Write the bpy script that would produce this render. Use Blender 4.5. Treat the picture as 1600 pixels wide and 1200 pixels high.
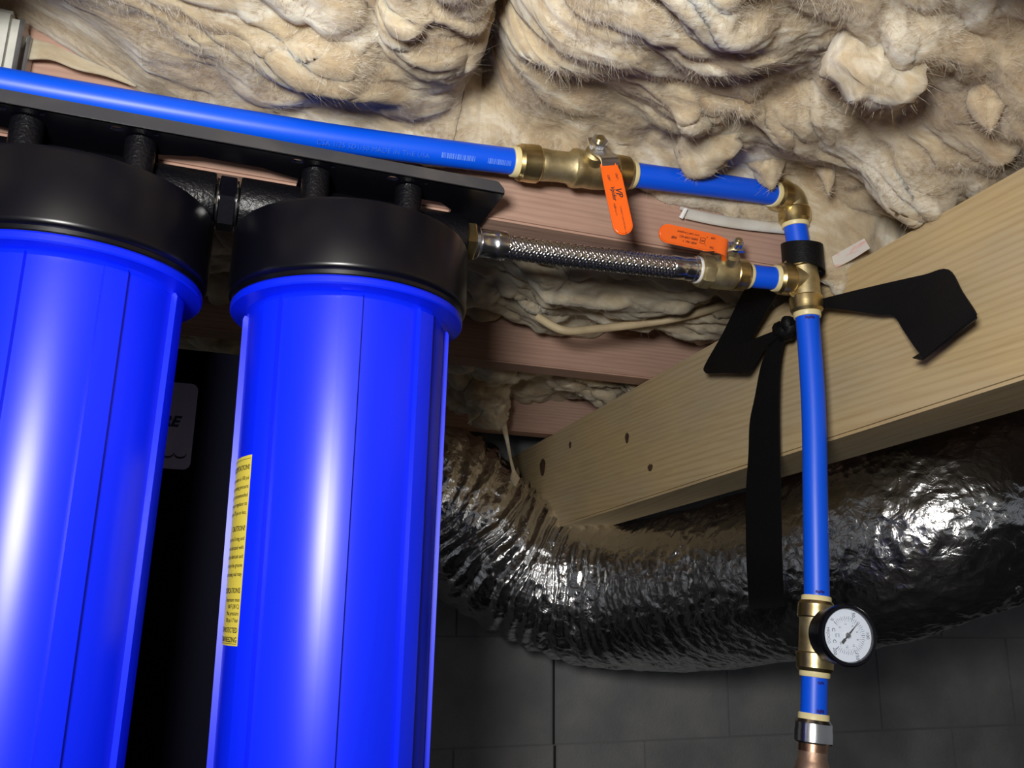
import bpy, bmesh, math, random
import numpy as np
from mathutils import Vector, Matrix
random.seed(4); rng = np.random.default_rng(11)
for o in list(bpy.data.objects): bpy.data.objects.remove(o, do_unlink=True)
S = bpy.context.scene; COL = S.collection
ZO = 0.95                       # flange plane of the housings above the crawl-space floor

# ------------------------------------------------------------------ camera
cam = bpy.data.cameras.new('camera'); camo = bpy.data.objects.new('camera', cam); COL.objects.link(camo)
yaw, pitch, roll = math.radians(20.0), math.radians(14.65), math.radians(.73)
fw = Vector((math.sin(yaw)*math.cos(pitch), math.cos(yaw)*math.cos(pitch), math.sin(pitch)))
rt = Vector((math.cos(yaw), -math.sin(yaw), 0)); up = rt.cross(fw)
rt, up = rt*math.cos(roll)+up*math.sin(roll), up*math.cos(roll)-rt*math.sin(roll)
M = Matrix((rt, up, -fw)).transposed().to_4x4(); M.translation = Vector((-.1013, -.6611, -.2216+ZO))
camo.matrix_world = M
cam.sensor_width = 36; cam.lens = 36*1353/1600; cam.clip_start = .01; cam.clip_end = 50
S.camera = camo
# ------------------------------------------------------------------ world and lights
w = bpy.data.worlds.new('world'); S.world = w; w.use_nodes = True
w.node_tree.nodes['Background'].inputs[0].default_value = (.90, .94, 1, 1)
w.node_tree.nodes['Background'].inputs[1].default_value = .14
def area(name, loc, target, size, power, col):
    l = bpy.data.lights.new(name, 'AREA'); l.shape = 'DISK'; l.size = size; l.energy = power; l.color = col
    o = bpy.data.objects.new(name, l); COL.objects.link(o); o.location = Vector(loc)+Vector((0, 0, ZO))
    o.rotation_euler = (Vector(target)-Vector(loc)).to_track_quat('-Z', 'Y').to_euler(); return o
area('head_lamp', (-.27, -.78, -.13), (.12, 0, .08), .15, 9.2, (1, .975, .92))
S.view_settings.view_transform = 'Standard'; S.view_settings.look = 'None'
S.view_settings.exposure = 0; S.view_settings.gamma = 1; S.view_settings.use_curve_mapping = False

# ------------------------------------------------------------------ noise (numpy)
_p = np.random.default_rng(3).permutation(256); _p = np.concatenate([_p, _p, _p])
_g = np.random.default_rng(5).normal(size=(256, 3)); _g /= np.linalg.norm(_g, axis=1)[:, None]
def perlin(x, y, z=0.):
    x, y, z = np.broadcast_arrays(np.asarray(x, float), np.asarray(y, float), np.asarray(z, float))
    xi, yi, zi = (np.floor(a).astype(int) for a in (x, y, z))
    xf, yf, zf = x-xi, y-yi, z-zi
    f = lambda t: t*t*t*(t*(t*6-15)+10)
    u, v, s = f(xf), f(yf), f(zf); xi &= 255; yi &= 255; zi &= 255
    def c(i, j, k):
        g = _g[_p[_p[_p[xi+i]+yi+j]+zi+k]]
        return g[..., 0]*(xf-i)+g[..., 1]*(yf-j)+g[..., 2]*(zf-k)
    L = lambda a, b, t: a+(b-a)*t
    return 1.6*L(L(L(c(0,0,0),c(1,0,0),u), L(c(0,1,0),c(1,1,0),u), v), L(L(c(0,0,1),c(1,0,1),u), L(c(0,1,1),c(1,1,1),u), v), s)
def sstep(a, b, t):
    t = np.clip((t-a)/(b-a), 0, 1); return t*t*(3-2*t)

# ------------------------------------------------------------------ materials
MATS = {}
def mat(name, col, rough=.5, metal=0., col2=None, cscale=8., stretch=(1,1,1), bump=0., bscale=60., bstretch=(1,1,1), coat=0., spec=.5, detail=4., ramp=(.35,.65), bdist=.002, sheen=0.):
    m = bpy.data.materials.new(name); m.use_nodes = True; nt = m.node_tree; N = nt.nodes; L = nt.links
    b = N['Principled BSDF']; b.inputs['Roughness'].default_value = rough; b.inputs['Metallic'].default_value = metal
    b.inputs['Base Color'].default_value = (*col, 1); b.inputs['Coat Weight'].default_value = coat; b.inputs['Coat Roughness'].default_value = .08
    b.inputs['Specular IOR Level'].default_value = spec
    if sheen: b.inputs['Sheen Weight'].default_value = sheen; b.inputs['Sheen Roughness'].default_value = .6
    tc = N.new('ShaderNodeTexCoord')
    def noise(sc, st, det, off=0):
        mp = N.new('ShaderNodeMapping'); mp.inputs['Scale'].default_value = st; mp.inputs['Location'].default_value = (off, off, off)
        L.new(tc.outputs['Object'], mp.inputs['Vector'])
        n = N.new('ShaderNodeTexNoise'); n.inputs['Scale'].default_value = sc; n.inputs['Detail'].default_value = det
        L.new(mp.outputs[0], n.inputs['Vector']); return n
    if col2:
        n = noise(cscale, stretch, detail); r = N.new('ShaderNodeValToRGB')
        r.color_ramp.elements[0].position, r.color_ramp.elements[1].position = ramp
        r.color_ramp.elements[0].color = (*col, 1); r.color_ramp.elements[1].color = (*col2, 1)
        L.new(n.outputs['Fac'], r.inputs['Fac']); L.new(r.outputs['Color'], b.inputs['Base Color'])
    if bump:
        n = noise(bscale, bstretch, 3, 3.3); bp = N.new('ShaderNodeBump'); bp.inputs['Strength'].default_value = bump; bp.inputs['Distance'].default_value = bdist
        L.new(n.outputs['Fac'], bp.inputs['Height']); L.new(bp.outputs[0], b.inputs['Normal'])
    MATS[name] = m; return m
def wood(name, c1, c2, c3, axis, ring=70., dist=3.):
    """long-grained timber: growth lines along `axis` (0=x,1=y), blotchy colour"""
    m = bpy.data.materials.new(name); m.use_nodes = True; nt = m.node_tree; N = nt.nodes; L = nt.links; b = N['Principled BSDF']
    b.inputs['Roughness'].default_value = .75; b.inputs['Specular IOR Level'].default_value = .25
    tc = N.new('ShaderNodeTexCoord'); mp = N.new('ShaderNodeMapping'); sc = [1, 1, 1]; sc[axis] = .06; mp.inputs['Scale'].default_value = sc
    L.new(tc.outputs['Object'], mp.inputs[0])
    n1 = N.new('ShaderNodeTexNoise'); n1.inputs['Scale'].default_value = 7; n1.inputs['Detail'].default_value = 3; L.new(mp.outputs[0], n1.inputs['Vector'])
    sx = N.new('ShaderNodeSeparateXYZ'); L.new(mp.outputs[0], sx.inputs[0])
    a = N.new('ShaderNodeMath'); a.operation = 'MULTIPLY_ADD'; L.new(n1.outputs['Fac'], a.inputs[0]); a.inputs[1].default_value = dist; 
    z = N.new('ShaderNodeMath'); z.operation = 'MULTIPLY'; L.new(sx.outputs['Z'], z.inputs[0]); z.inputs[1].default_value = ring
    z2 = N.new('ShaderNodeMath'); z2.operation = 'MULTIPLY_ADD'; L.new(sx.outputs['Y' if axis == 0 else 'X'], z2.inputs[0]); z2.inputs[1].default_value = ring*.5; L.new(z.outputs[0], z2.inputs[2])
    L.new(z2.outputs[0], a.inputs[2])
    s = N.new('ShaderNodeMath'); s.operation = 'SINE'; ms = N.new('ShaderNodeMath'); ms.operation = 'MULTIPLY'; L.new(a.outputs[0], ms.inputs[0]); ms.inputs[1].default_value = 6.283; L.new(ms.outputs[0], s.inputs[0])
    mr = N.new('ShaderNodeMapRange'); mr.inputs[1].default_value = -1; mr.inputs[2].default_value = 1; L.new(s.outputs[0], mr.inputs[0])
    pw = N.new('ShaderNodeMath'); pw.operation = 'POWER'; L.new(mr.outputs[0], pw.inputs[0]); pw.inputs[1].default_value = 2.2
    n2 = N.new('ShaderNodeTexNoise'); n2.inputs['Scale'].default_value = 9; n2.inputs['Detail'].default_value = 5
    mp2 = N.new('ShaderNodeMapping'); sc2 = [1, 1, 1]; sc2[axis] = .45; mp2.inputs['Scale'].default_value = sc2; L.new(tc.outputs['Object'], mp2.inputs[0]); L.new(mp2.outputs[0], n2.inputs['Vector'])
    n3 = N.new('ShaderNodeTexNoise'); n3.inputs['Scale'].default_value = 260; n3.inputs['Detail'].default_value = 2; L.new(mp.outputs[0], n3.inputs['Vector'])
    r2 = N.new('ShaderNodeMapRange'); r2.inputs[1].default_value = .38; r2.inputs[2].default_value = .66; L.new(n2.outputs['Fac'], r2.inputs[0])
    def mix(f, A, B):
        x = N.new('ShaderNodeMix'); x.data_type = 'RGBA'
        if hasattr(f, 'is_linked'): L.new(f, x.inputs['Factor'])
        else: x.inputs['Factor'].default_value = f
        for k, v in (('A', A), ('B', B)):
            i = [q for q in x.inputs if q.name == k and q.type == 'RGBA'][0]
            if isinstance(v, tuple): i.default_value = (*v, 1)
            else: L.new(v, i)
        return [q for q in x.outputs if q.type == 'RGBA'][0]
    base = mix(r2.outputs[0], c1, c3)
    f = N.new('ShaderNodeMath'); f.operation = 'MULTIPLY'; L.new(pw.outputs[0], f.inputs[0]); f.inputs[1].default_value = .30
    c = mix(f.outputs[0], base, c2)
    f3 = N.new('ShaderNodeMapRange'); f3.inputs[1].default_value = .45; f3.inputs[2].default_value = .75; f3.inputs[4].default_value = .35; L.new(n3.outputs['Fac'], f3.inputs[0])
    c = mix(f3.outputs[0], c, c2)
    L.new(c, b.inputs['Base Color'])
    bp = N.new('ShaderNodeBump'); bp.inputs['Strength'].default_value = .35; bp.inputs['Distance'].default_value = .0008; L.new(n3.outputs['Fac'], bp.inputs['Height']); L.new(bp.outputs[0], b.inputs['Normal'])
    MATS[name] = m; return m
BLUE = mat('blue_housing_plastic', (.002, .018, .86), .34, bump=.02, bscale=25, spec=.5)
CAPB = mat('black_cap_plastic', (.0022, .0022, .0050), .30, spec=.40)
LEATH = mat('black_grained_plastic', (.003, .003, .005), .36, bump=.8, bscale=420, bdist=.0009)
STEELB = mat('black_coated_steel', (.003, .003, .006), .28, bump=.05, bscale=300)
PEX = mat('blue_pex', (.0, .09, .82), .42, bump=.03, bscale=60)
BRASS = mat('brass', (.74, .60, .31), .33, 1., col2=(.50, .37, .16), cscale=40, bump=.05, bscale=200)
BRASSR = mat('cast_brass', (.66, .57, .35), .52, 1., col2=(.40, .31, .15), cscale=60, bump=.25, bscale=500, bdist=.0004)
CREAM = mat('cream_plastic', (.76, .66, .36), .4)
CHROME = mat('chrome', (.85, .85, .87), .22, 1., bump=.04, bscale=150)
STEEL = mat('stainless', (.62, .62, .64), .24, 1., bump=.08, bscale=260)
WIRE = mat('braid_wire', (.70, .70, .72), .22, 1.)
DARKRUB = mat('dark_liner', (.02, .02, .022), .6)
WHITEP = mat('white_plastic', (.75, .75, .74), .35)
ORANGE = mat('orange_vinyl', (.86, .13, .012), .24, coat=.35)
INK = mat('black_ink', (.012, .010, .012), .6)
INKBLUE = mat('dark_blue_marker', (.01, .012, .22), .6)
LIPM = mat('satin_black_steel_lit', (.055, .055, .062), .22, coat=.6, spec=1.)  # bracket steel with a paler base: insulation light reflected on the lip, painted in
PANELM = mat('matt_black_sheet', (.0025, .0025, .008), .6, spec=.03)
PRINT = mat('pale_blue_print', (.10, .24, .86), .5)
PRINTD = mat('faded_blue_print', (.03, .13, .72), .5)
YEL = mat('yellow_label', (.80, .66, .07), .45)
GREYL = mat('grey_label', (.42, .38, .38), .5)
GFACE = mat('gauge_face_white', (.72, .80, .95), .5)
GREYINK = mat('grey_ink', (.07, .09, .15), .6)
COPPER = mat('copper', (.56, .31, .19), .34, 1., col2=(.42, .25, .17), cscale=45, bump=.12, bscale=180)
COPPERD = mat('worn_copper', (.50, .33, .24), .5, .85, col2=(.30, .21, .17), cscale=60, bump=.3, bscale=160, bdist=.001)
STRAPM = mat('black_webbing', (.005, .005, .006), .5, bump=.9, bscale=330, bstretch=(1, 1, 3.2), bdist=.0006, spec=.18)
CABW = mat('white_cable_jacket', (.66, .65, .61), .5, col2=(.56, .53, .47), cscale=30)
CABY = mat('aged_cable_jacket', (.58, .47, .29), .6, col2=(.44, .34, .21), cscale=30)
PAPER = mat('pink_striped_paper', (.62, .57, .52), .8, col2=(.66, .38, .34), cscale=6, stretch=(18, .2, 18), ramp=(.52, .60))
BLOCK = mat('concrete_block', (.25, .255, .265), .95, col2=(.34, .34, .34), cscale=9, bump=.7, bscale=220, bdist=.002, spec=.2)
MORTAR = mat('mortar', (.24, .24, .245), 1., bump=.5, bscale=150, spec=.1)
BARRIER = mat('black_plastic_floor', (.03, .03, .032), .8, col2=(.045, .045, .05), cscale=6, bump=1, bscale=60, bdist=.01, spec=.1)  # unseen black plastic vapour barrier, made dark so the foil mirrors black
PLY = mat('plywood', (.30, .20, .13), .85, col2=(.22, .14, .09), cscale=5, stretch=(.2, 3, 1))
KNOT = mat('wood_knot', (.10, .055, .03), .8, col2=(.05, .028, .016), cscale=90)
WPAINT = mat('white_painted_box', (.66, .66, .60), .7, col2=(.54, .54, .49), cscale=30, bump=.2, bscale=120)
GALV = mat('galvanised_steel', (.33, .33, .34), .38, .8, col2=(.22, .22, .23), cscale=40)
GIRD = wood('pine_girder', (.56, .42, .225), (.36, .24, .11), (.47, .38, .25), 1, 140, 7.0)
JOIST = wood('reddish_joist', (.42, .26, .20), (.27, .155, .12), (.47, .31, .24), 0, 170, 8.0)

def insulation_mat(name, c1, c2, c3):
    m = bpy.data.materials.new(name); m.use_nodes = True; nt = m.node_tree; N = nt.nodes; L = nt.links; b = N['Principled BSDF']
    b.inputs['Roughness'].default_value = 1; b.inputs['Specular IOR Level'].default_value = .05
    b.inputs['Sheen Weight'].default_value = .2; b.inputs['Sheen Roughness'].default_value = .7
    b.inputs['Subsurface Weight'].default_value = .75; b.inputs['Subsurface Radius'].default_value = (.016, .012, .008); b.inputs['Subsurface Scale'].default_value = .8
    tc = N.new('ShaderNodeTexCoord')
    def nz(sc, det, st=(1,1,1), dis=0, rot=0., rough=.55):
        mp = N.new('ShaderNodeMapping'); mp.inputs['Scale'].default_value = st; mp.inputs['Rotation'].default_value = (0, 0, rot); L.new(tc.outputs['Object'], mp.inputs[0])
        n = N.new('ShaderNodeTexNoise'); n.inputs['Scale'].default_value = sc; n.inputs['Detail'].default_value = det; n.inputs['Distortion'].default_value = dis; n.inputs['Roughness'].default_value = rough; L.new(mp.outputs[0], n.inputs['Vector']); return n
    a = nz(11, 4, (.8, 1.8, 1.2), 1.2, -.35); f = nz(34, 5, (.5, 2.2, 1.5), 1.6, -.35, .65)
    ad = N.new('ShaderNodeMath'); ad.operation = 'MULTIPLY_ADD'; L.new(f.outputs['Fac'], ad.inputs[0]); ad.inputs[1].default_value = .38
    sb = N.new('ShaderNodeMath'); sb.operation = 'SUBTRACT'; L.new(a.outputs['Fac'], sb.inputs[0]); sb.inputs[1].default_value = .19; L.new(sb.outputs[0], ad.inputs[2])
    r = N.new('ShaderNodeValToRGB'); e = r.color_ramp.elements
    e[0].position = .30; e[0].color = (*c1, 1); e[1].position = .50; e[1].color = (*c2, 1); x = e.new(.68); x.color = (*c3, 1)
    L.new(ad.outputs[0], r.inputs[0]); L.new(r.outputs[0], b.inputs['Base Color'])
    f = nz(120, 6, (.35, 1.4, 1), 1.8, -.35, .7); bp = N.new('ShaderNodeBump'); bp.inputs['Strength'].default_value = .35; bp.inputs['Distance'].default_value = .003
    L.new(f.outputs['Fac'], bp.inputs['Height']); L.new(bp.outputs[0], b.inputs['Normal'])
    MATS[name] = m; return m
INS = insulation_mat('cream_fibreglass', (.36, .25, .145), (.54, .44, .30), (.75, .69, .58))
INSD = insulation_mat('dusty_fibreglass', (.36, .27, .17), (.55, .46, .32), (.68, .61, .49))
FIB = mat('fibreglass_fibre', (.44, .33, .21), .9, spec=.1, col2=(.80, .73, .62), cscale=260, ramp=(.4, .6))

def foil_mat():
    m = bpy.data.materials.new('crinkled_foil'); m.use_nodes = True; nt = m.node_tree; N = nt.nodes; L = nt.links; b = N['Principled BSDF']
    b.inputs['Metallic'].default_value = 1; b.inputs['Base Color'].default_value = (.80, .80, .81, 1); b.inputs['Roughness'].default_value = .21
    tc = N.new('ShaderNodeTexCoord')
    v = N.new('ShaderNodeTexVoronoi'); v.inputs['Scale'].default_value = 85; v.feature = 'F1'
    n = N.new('ShaderNodeTexNoise'); n.inputs['Scale'].default_value = 55; n.inputs['Detail'].default_value = 5; n.inputs['Distortion'].default_value = 1.5
    L.new(tc.outputs['Object'], v.inputs['Vector']); L.new(tc.outputs['Object'], n.inputs['Vector'])
    a = N.new('ShaderNodeMath'); a.operation = 'MULTIPLY_ADD'; L.new(v.outputs['Distance'], a.inputs[0]); a.inputs[1].default_value = .5; L.new(n.outputs['Fac'], a.inputs[2])
    bp = N.new('ShaderNodeBump'); bp.inputs['Strength'].default_value = .55; bp.inputs['Distance'].default_value = .0035
    L.new(a.outputs[0], bp.inputs['Height']); L.new(bp.outputs[0], b.inputs['Normal']); return m
FOIL = foil_mat()

# ------------------------------------------------------------------ mesh building
def basis(a):
    a = Vector(a).normalized(); h = Vector((0, 0, 1)) if abs(a.z) < .9 else Vector((1, 0, 0))
    x = h.cross(a).normalized(); return x, a.cross(x), a
class MB:
    def __init__(s): s.v = []; s.f = []
    def add(s, v, f):
        n = len(s.v); s.v += [tuple(p) for p in v]; s.f += [tuple(i+n for i in q) for q in f]; return s
    def lathe(s, prof, O=(0,0,0), a=(0,0,1), n=40, ph=0., mod=None):
        x, y, z = basis(a); O = Vector(O); v = []; f = []
        for (r, t) in prof:
            for i in range(n):
                th = ph+2*math.pi*i/n; rr = r if mod is None else mod(r, t, th)
                v.append(O+z*t+x*(rr*math.cos(th))+y*(rr*math.sin(th)))
        m = len(prof)
        for k in range(m-1):
            for i in range(n):
                j = (i+1) % n; f.append((k*n+i, k*n+j, (k+1)*n+j, (k+1)*n+i))
        f.append(tuple(range(n-1, -1, -1))); f.append(tuple((m-1)*n+i for i in range(n)))
        return s.add(v, f)
    def tube(s, path, r, n=16, cap=True, flat=None):
        P = [Vector(p) for p in path]; v = []; f = []; m = len(P); R = r if hasattr(r, '__len__') else [r]*m
        t0 = (P[1]-P[0]).normalized(); x, y, _ = basis(t0)
        for k in range(m):
            t = (P[min(k+1, m-1)]-P[max(k-1, 0)]).normalized()
            x = (x-t*x.dot(t)).normalized(); y = t.cross(x)
            for i in range(n):
                th = 2*math.pi*i/n; fx = 1 if flat is None else flat
                v.append(P[k]+x*(R[k]*math.cos(th)*fx)+y*(R[k]*math.sin(th)))
        for k in range(m-1):
            for i in range(n):
                j = (i+1) % n; f.append((k*n+i, k*n+j, (k+1)*n+j, (k+1)*n+i))
        if cap: f.append(tuple(range(n-1, -1, -1))); f.append(tuple((m-1)*n+i for i in range(n)))
        return s.add(v, f)
    def box(s, a, b):
        (x0,y0,z0),(x1,y1,z1) = a, b
        return s.add([(x0,y0,z0),(x1,y0,z0),(x1,y1,z0),(x0,y1,z0),(x0,y0,z1),(x1,y0,z1),(x1,y1,z1),(x0,y1,z1)],
                     [(0,3,2,1),(4,5,6,7),(0,1,5,4),(1,2,6,5),(2,3,7,6),(3,0,4,7)])
    def prism(s, out, O, ex, ey, d):
        O, ex, ey = Vector(O), Vector(ex), Vector(ey); ez = ex.cross(ey).normalized()*d; n = len(out)
        v = [O+ex*p[0]+ey*p[1] for p in out]; v += [q+ez for q in v]
        f = [tuple(range(n-1, -1, -1)), tuple(range(n, 2*n))]+[(i, (i+1) % n, n+(i+1) % n, n+i) for i in range(n)]
        return s.add(v, f)
    def ribbon(s, A, B, th=.0012, sub=5):
        """solid band whose two edges run along A and B (smoothly interpolated)"""
        def cr(P):
            P = [Vector(p) for p in P]; out = []
            for i in range(len(P)-1):
                p0, p1, p2, p3 = P[max(i-1, 0)], P[i], P[i+1], P[min(i+2, len(P)-1)]
                for k in range(sub):
                    t = k/sub; out.append(.5*((2*p1)+(p2-p0)*t+(2*p0-5*p1+4*p2-p3)*t*t+(3*p1-p0-3*p2+p3)*t**3))
            return out+[P[-1]]
        A, B = cr(A), cr(B); m = len(A); v = []; W = 6
        for k in range(m):
            t = (A[min(k+1, m-1)]+B[min(k+1, m-1)]-A[max(k-1, 0)]-B[max(k-1, 0)]); nn = t.cross(B[k]-A[k]).normalized()*th*.5
            for q in range(W+1):
                c = A[k].lerp(B[k], q/W); v.append(c+nn)
            for q in range(W, -1, -1):
                c = A[k].lerp(B[k], q/W); v.append(c-nn)
        n = 2*(W+1); f = [(k*n+i, k*n+(i+1) % n, (k+1)*n+(i+1) % n, (k+1)*n+i) for k in range(m-1) for i in range(n)]
        f += [tuple(range(n-1, -1, -1)), tuple((m-1)*n+i for i in range(n))]
        return s.add(v, f)
def root_loc(o):
    p = Vector((0, 0, 0))
    while o is not None: p += o.location; o = o.parent
    return p
def finish(name, me, m, parent, loc, sharp, bevel):
    bm = bmesh.new(); bm.from_mesh(me)
    bmesh.ops.recalc_face_normals(bm, faces=bm.faces)
    if bevel:
        ed = [e for e in bm.edges if len(e.link_faces) == 2 and e.calc_face_angle(0) > math.radians(30)]
        bmesh.ops.bevel(bm, geom=ed, offset=bevel, segments=2, affect='EDGES', clamp_overlap=True)
    for f in bm.faces: f.smooth = True
    for e in bm.edges:
        if len(e.link_faces) == 2 and e.calc_face_angle(0) > math.radians(sharp): e.smooth = False
    bm.to_mesh(me); bm.free()
    me.materials.append(m)
    o = bpy.data.objects.new(name, me); COL.objects.link(o); o.parent = parent
    if parent is None: o.location = loc
    return o
def obj(name, mb, m, parent=None, loc=None, sharp=38, bevel=0.):
    L0 = root_loc(parent) if parent is not None else Vector(loc if loc is not None else (0, 0, 0))
    me = bpy.data.meshes.new(name); me.from_pydata([tuple(Vector(p)-L0) for p in mb.v], [], mb.f); me.update()
    return finish(name, me, m, parent, L0, sharp, bevel)
def big(name, co, quads, m, parent=None, loc=(0,0,0)):
    L0 = np.array(root_loc(parent) if parent is not None else loc); me = bpy.data.meshes.new(name)
    me.vertices.add(len(co)); me.vertices.foreach_set('co', (co-L0).astype(np.float32).ravel())
    k = quads.shape[1]; me.loops.add(quads.size); me.loops.foreach_set('vertex_index', quads.astype(np.int32).ravel())
    me.polygons.add(len(quads)); me.polygons.foreach_set('loop_start', np.arange(0, quads.size, k, dtype=np.int32))
    try: me.polygons.foreach_set('loop_total', np.full(len(quads), k, dtype=np.int32))
    except Exception: pass
    me.update(calc_edges=True); me.validate(); me.polygons.foreach_set('use_smooth', np.ones(len(me.polygons), dtype=bool))
    me.materials.append(m); o = bpy.data.objects.new(name, me); COL.objects.link(o); o.parent = parent
    if parent is None: o.location = Vector(loc)
    return o
def tag(o, label, cat, group=None, kind=None):
    o['label'] = label; o['category'] = cat
    if group: o['group'] = group
    if kind: o['kind'] = kind
    return o
def thing(name, label, cat, loc, group=None):
    o = bpy.data.objects.new(name, None); COL.objects.link(o); o.location = Vector(loc); o.empty_display_size = .02
    return tag(o, label, cat, group)
def struct(o): o['kind'] = 'structure'; return o

_tc = {}
def text2d(body, size=1., shear=0., align='CENTER', bold=0.):
    k = (body, shear, align, bold)
    if k not in _tc:
        c = bpy.data.curves.new('txt', 'FONT'); c.body = body; c.size = 1; c.shear = shear; c.align_x = align; c.align_y = 'CENTER'; c.resolution_u = 2; c.offset = bold
        o = bpy.data.objects.new('txt', c); COL.objects.link(o); bpy.context.view_layer.update()
        me = bpy.data.meshes.new_from_object(o.evaluated_get(bpy.context.evaluated_depsgraph_get()))
        _tc[k] = ([(p.co.x, p.co.y) for p in me.vertices], [tuple(q.vertices) for q in me.polygons])
        bpy.data.objects.remove(o); bpy.data.curves.remove(c); bpy.data.meshes.remove(me)
    v, f = _tc[k]; return [(x*size, y*size) for x, y in v], f
def put_text(mb, body, size, fn, **k):
    v, f = text2d(body, size, **k); mb.add([fn(x, y) for x, y in v], f)
def planar(O, ex, ey, h=.0003):
    O, ex, ey = Vector(O), Vector(ex).normalized(), Vector(ey).normalized(); n = ex.cross(ey)
    return lambda x, y: O+ex*x+ey*y+n*h
def flatrect(mb, fn, x0, y0, x1, y1, nx=1):
    xs = [x0+(x1-x0)*i/nx for i in range(nx+1)]; v = [fn(x, y0) for x in xs]+[fn(x, y1) for x in xs]
    mb.add(v, [(i, i+1, nx+2+i, nx+1+i) for i in range(nx)])
def rrect(w, h, r, n=5, cx=0, cy=0):
    out = []
    for sx, sy, a0 in ((1,1,0),(-1,1,90),(-1,-1,180),(1,-1,270)):
        for k in range(n+1):
            t = math.radians(a0+90*k/n); out.append((cx+sx*(w/2-r)+r*math.cos(t), cy+sy*(h/2-r)+r*math.sin(t)))
    return out

# ================================================================== setting
# floor, subfloor ceiling, block wall
struct(obj('floor', MB().box((-2.2, -3.2, -.99), (2.8, 1.2, -.95)), BARRIER))
struct(obj('ceiling', MB().box((-2.2, -3.2, .348), (2.8, 1.2, .368)), PLY))
WY = 1.02
wall = struct(obj('wall_back', MB().box((-1.6, WY+.0015, -.95), (2.8, WY+.18, .348)), MORTAR))
BW, BH, J = .406, .203, .003
rows = [-.475+BH*k for k in range(-2, 5)]
for ri, z0 in enumerate(rows):
    off = .605 if ri % 2 == 0 else .605+BW/2
    xs = sorted([off+BW*k for k in range(-5, 6)]+([.6095] if ri % 2 else []))
    for a, b in zip(xs[:-1], xs[1:]):
        if b < -.7 or a > 2.3: continue
        za = max(z0, -.949); zb = min(z0+BH, .347)
        if zb-za < .03: continue
        d = random.uniform(-.0006, .0006)
        obj('concrete_block', MB().box((a+J/2+(.002 if abs(a-.607) < .004 else 0), WY+d, za+J/2), (b-J/2-(.002 if abs(b-.607) < .004 else 0), WY+.05, zb-J/2)), BLOCK, wall, bevel=.0012)

for z0, z1, x in ((-.475, -.272, .6075), (-.95, -.477, .6095)):
    obj('open_joint', MB().box((x-.0022, WY-.0002, z0), (x+.0022, WY+.01, z1)), DARKRUB, wall)
# girder: slopes down a little towards the wall
def gtop(y): return .1165-.040*y
def gbot(y): return -.0515-.042*y
def girder():
    m = MB(); y0, y1 = -1.4, 1.012; x0, x1 = .490, .572
    m.add([(x0,y0,gbot(y0)),(x1,y0,gbot(y0)),(x1,y1,gbot(y1)),(x0,y1,gbot(y1)),(x0,y0,gtop(y0)),(x1,y0,gtop(y0)),(x1,y1,gtop(y1)),(x0,y1,gtop(y1))],
          [(0,3,2,1),(4,5,6,7),(0,1,5,4),(1,2,6,5),(2,3,7,6),(3,0,4,7)])
    g = thing('girder_beam', 'thick pale pine girder running diagonally above the foil duct', 'beam', (.53, -.2, -.05))
    obj('timber', m, GIRD, g, bevel=.003)
    for (y, z, rx, rz) in ((.794, .032, .013, .016), (.463, .027, .006, .008), (.396, -.027, .007, .005), (.670, .052, .005, .006), (-.28, .02, .005, .006)):
        k = MB(); out = [(rx*math.cos(t)*(1+.15*math.sin(3*t)), rz*math.sin(t)) for t in np.linspace(0, 2*math.pi, 15)[:-1]]
        k.prism(out, (.4905, y, z), (0, -1, 0), (0, 0, 1), .0009); obj('knot', k, KNOT, g)
    return g
girder()
JS = ((-.425, -.385, .112, .488), (.004, .044, .112, 2.2), (.392, .432, .1005, 2.2), (.745, .785, .0850, 2.2))
JL = ['reddish floor joist nearest the viewer, only a corner of it at top right', 'reddish floor joist straight above the filter heads and braided hose',
      'reddish floor joist behind the braided hose, running onto the girder', 'farthest reddish floor joist, above the far end of the foil duct']
for (y0, y1, z0, xe), lb in zip(JS, JL):
    j = obj('floor_joist', MB().box((-1.2, y0, z0), (xe, y1, .347)), JOIST, loc=(-.3, y0, z0), bevel=.002)
    tag(j, lb, 'joist', 'floor joists')

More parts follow.
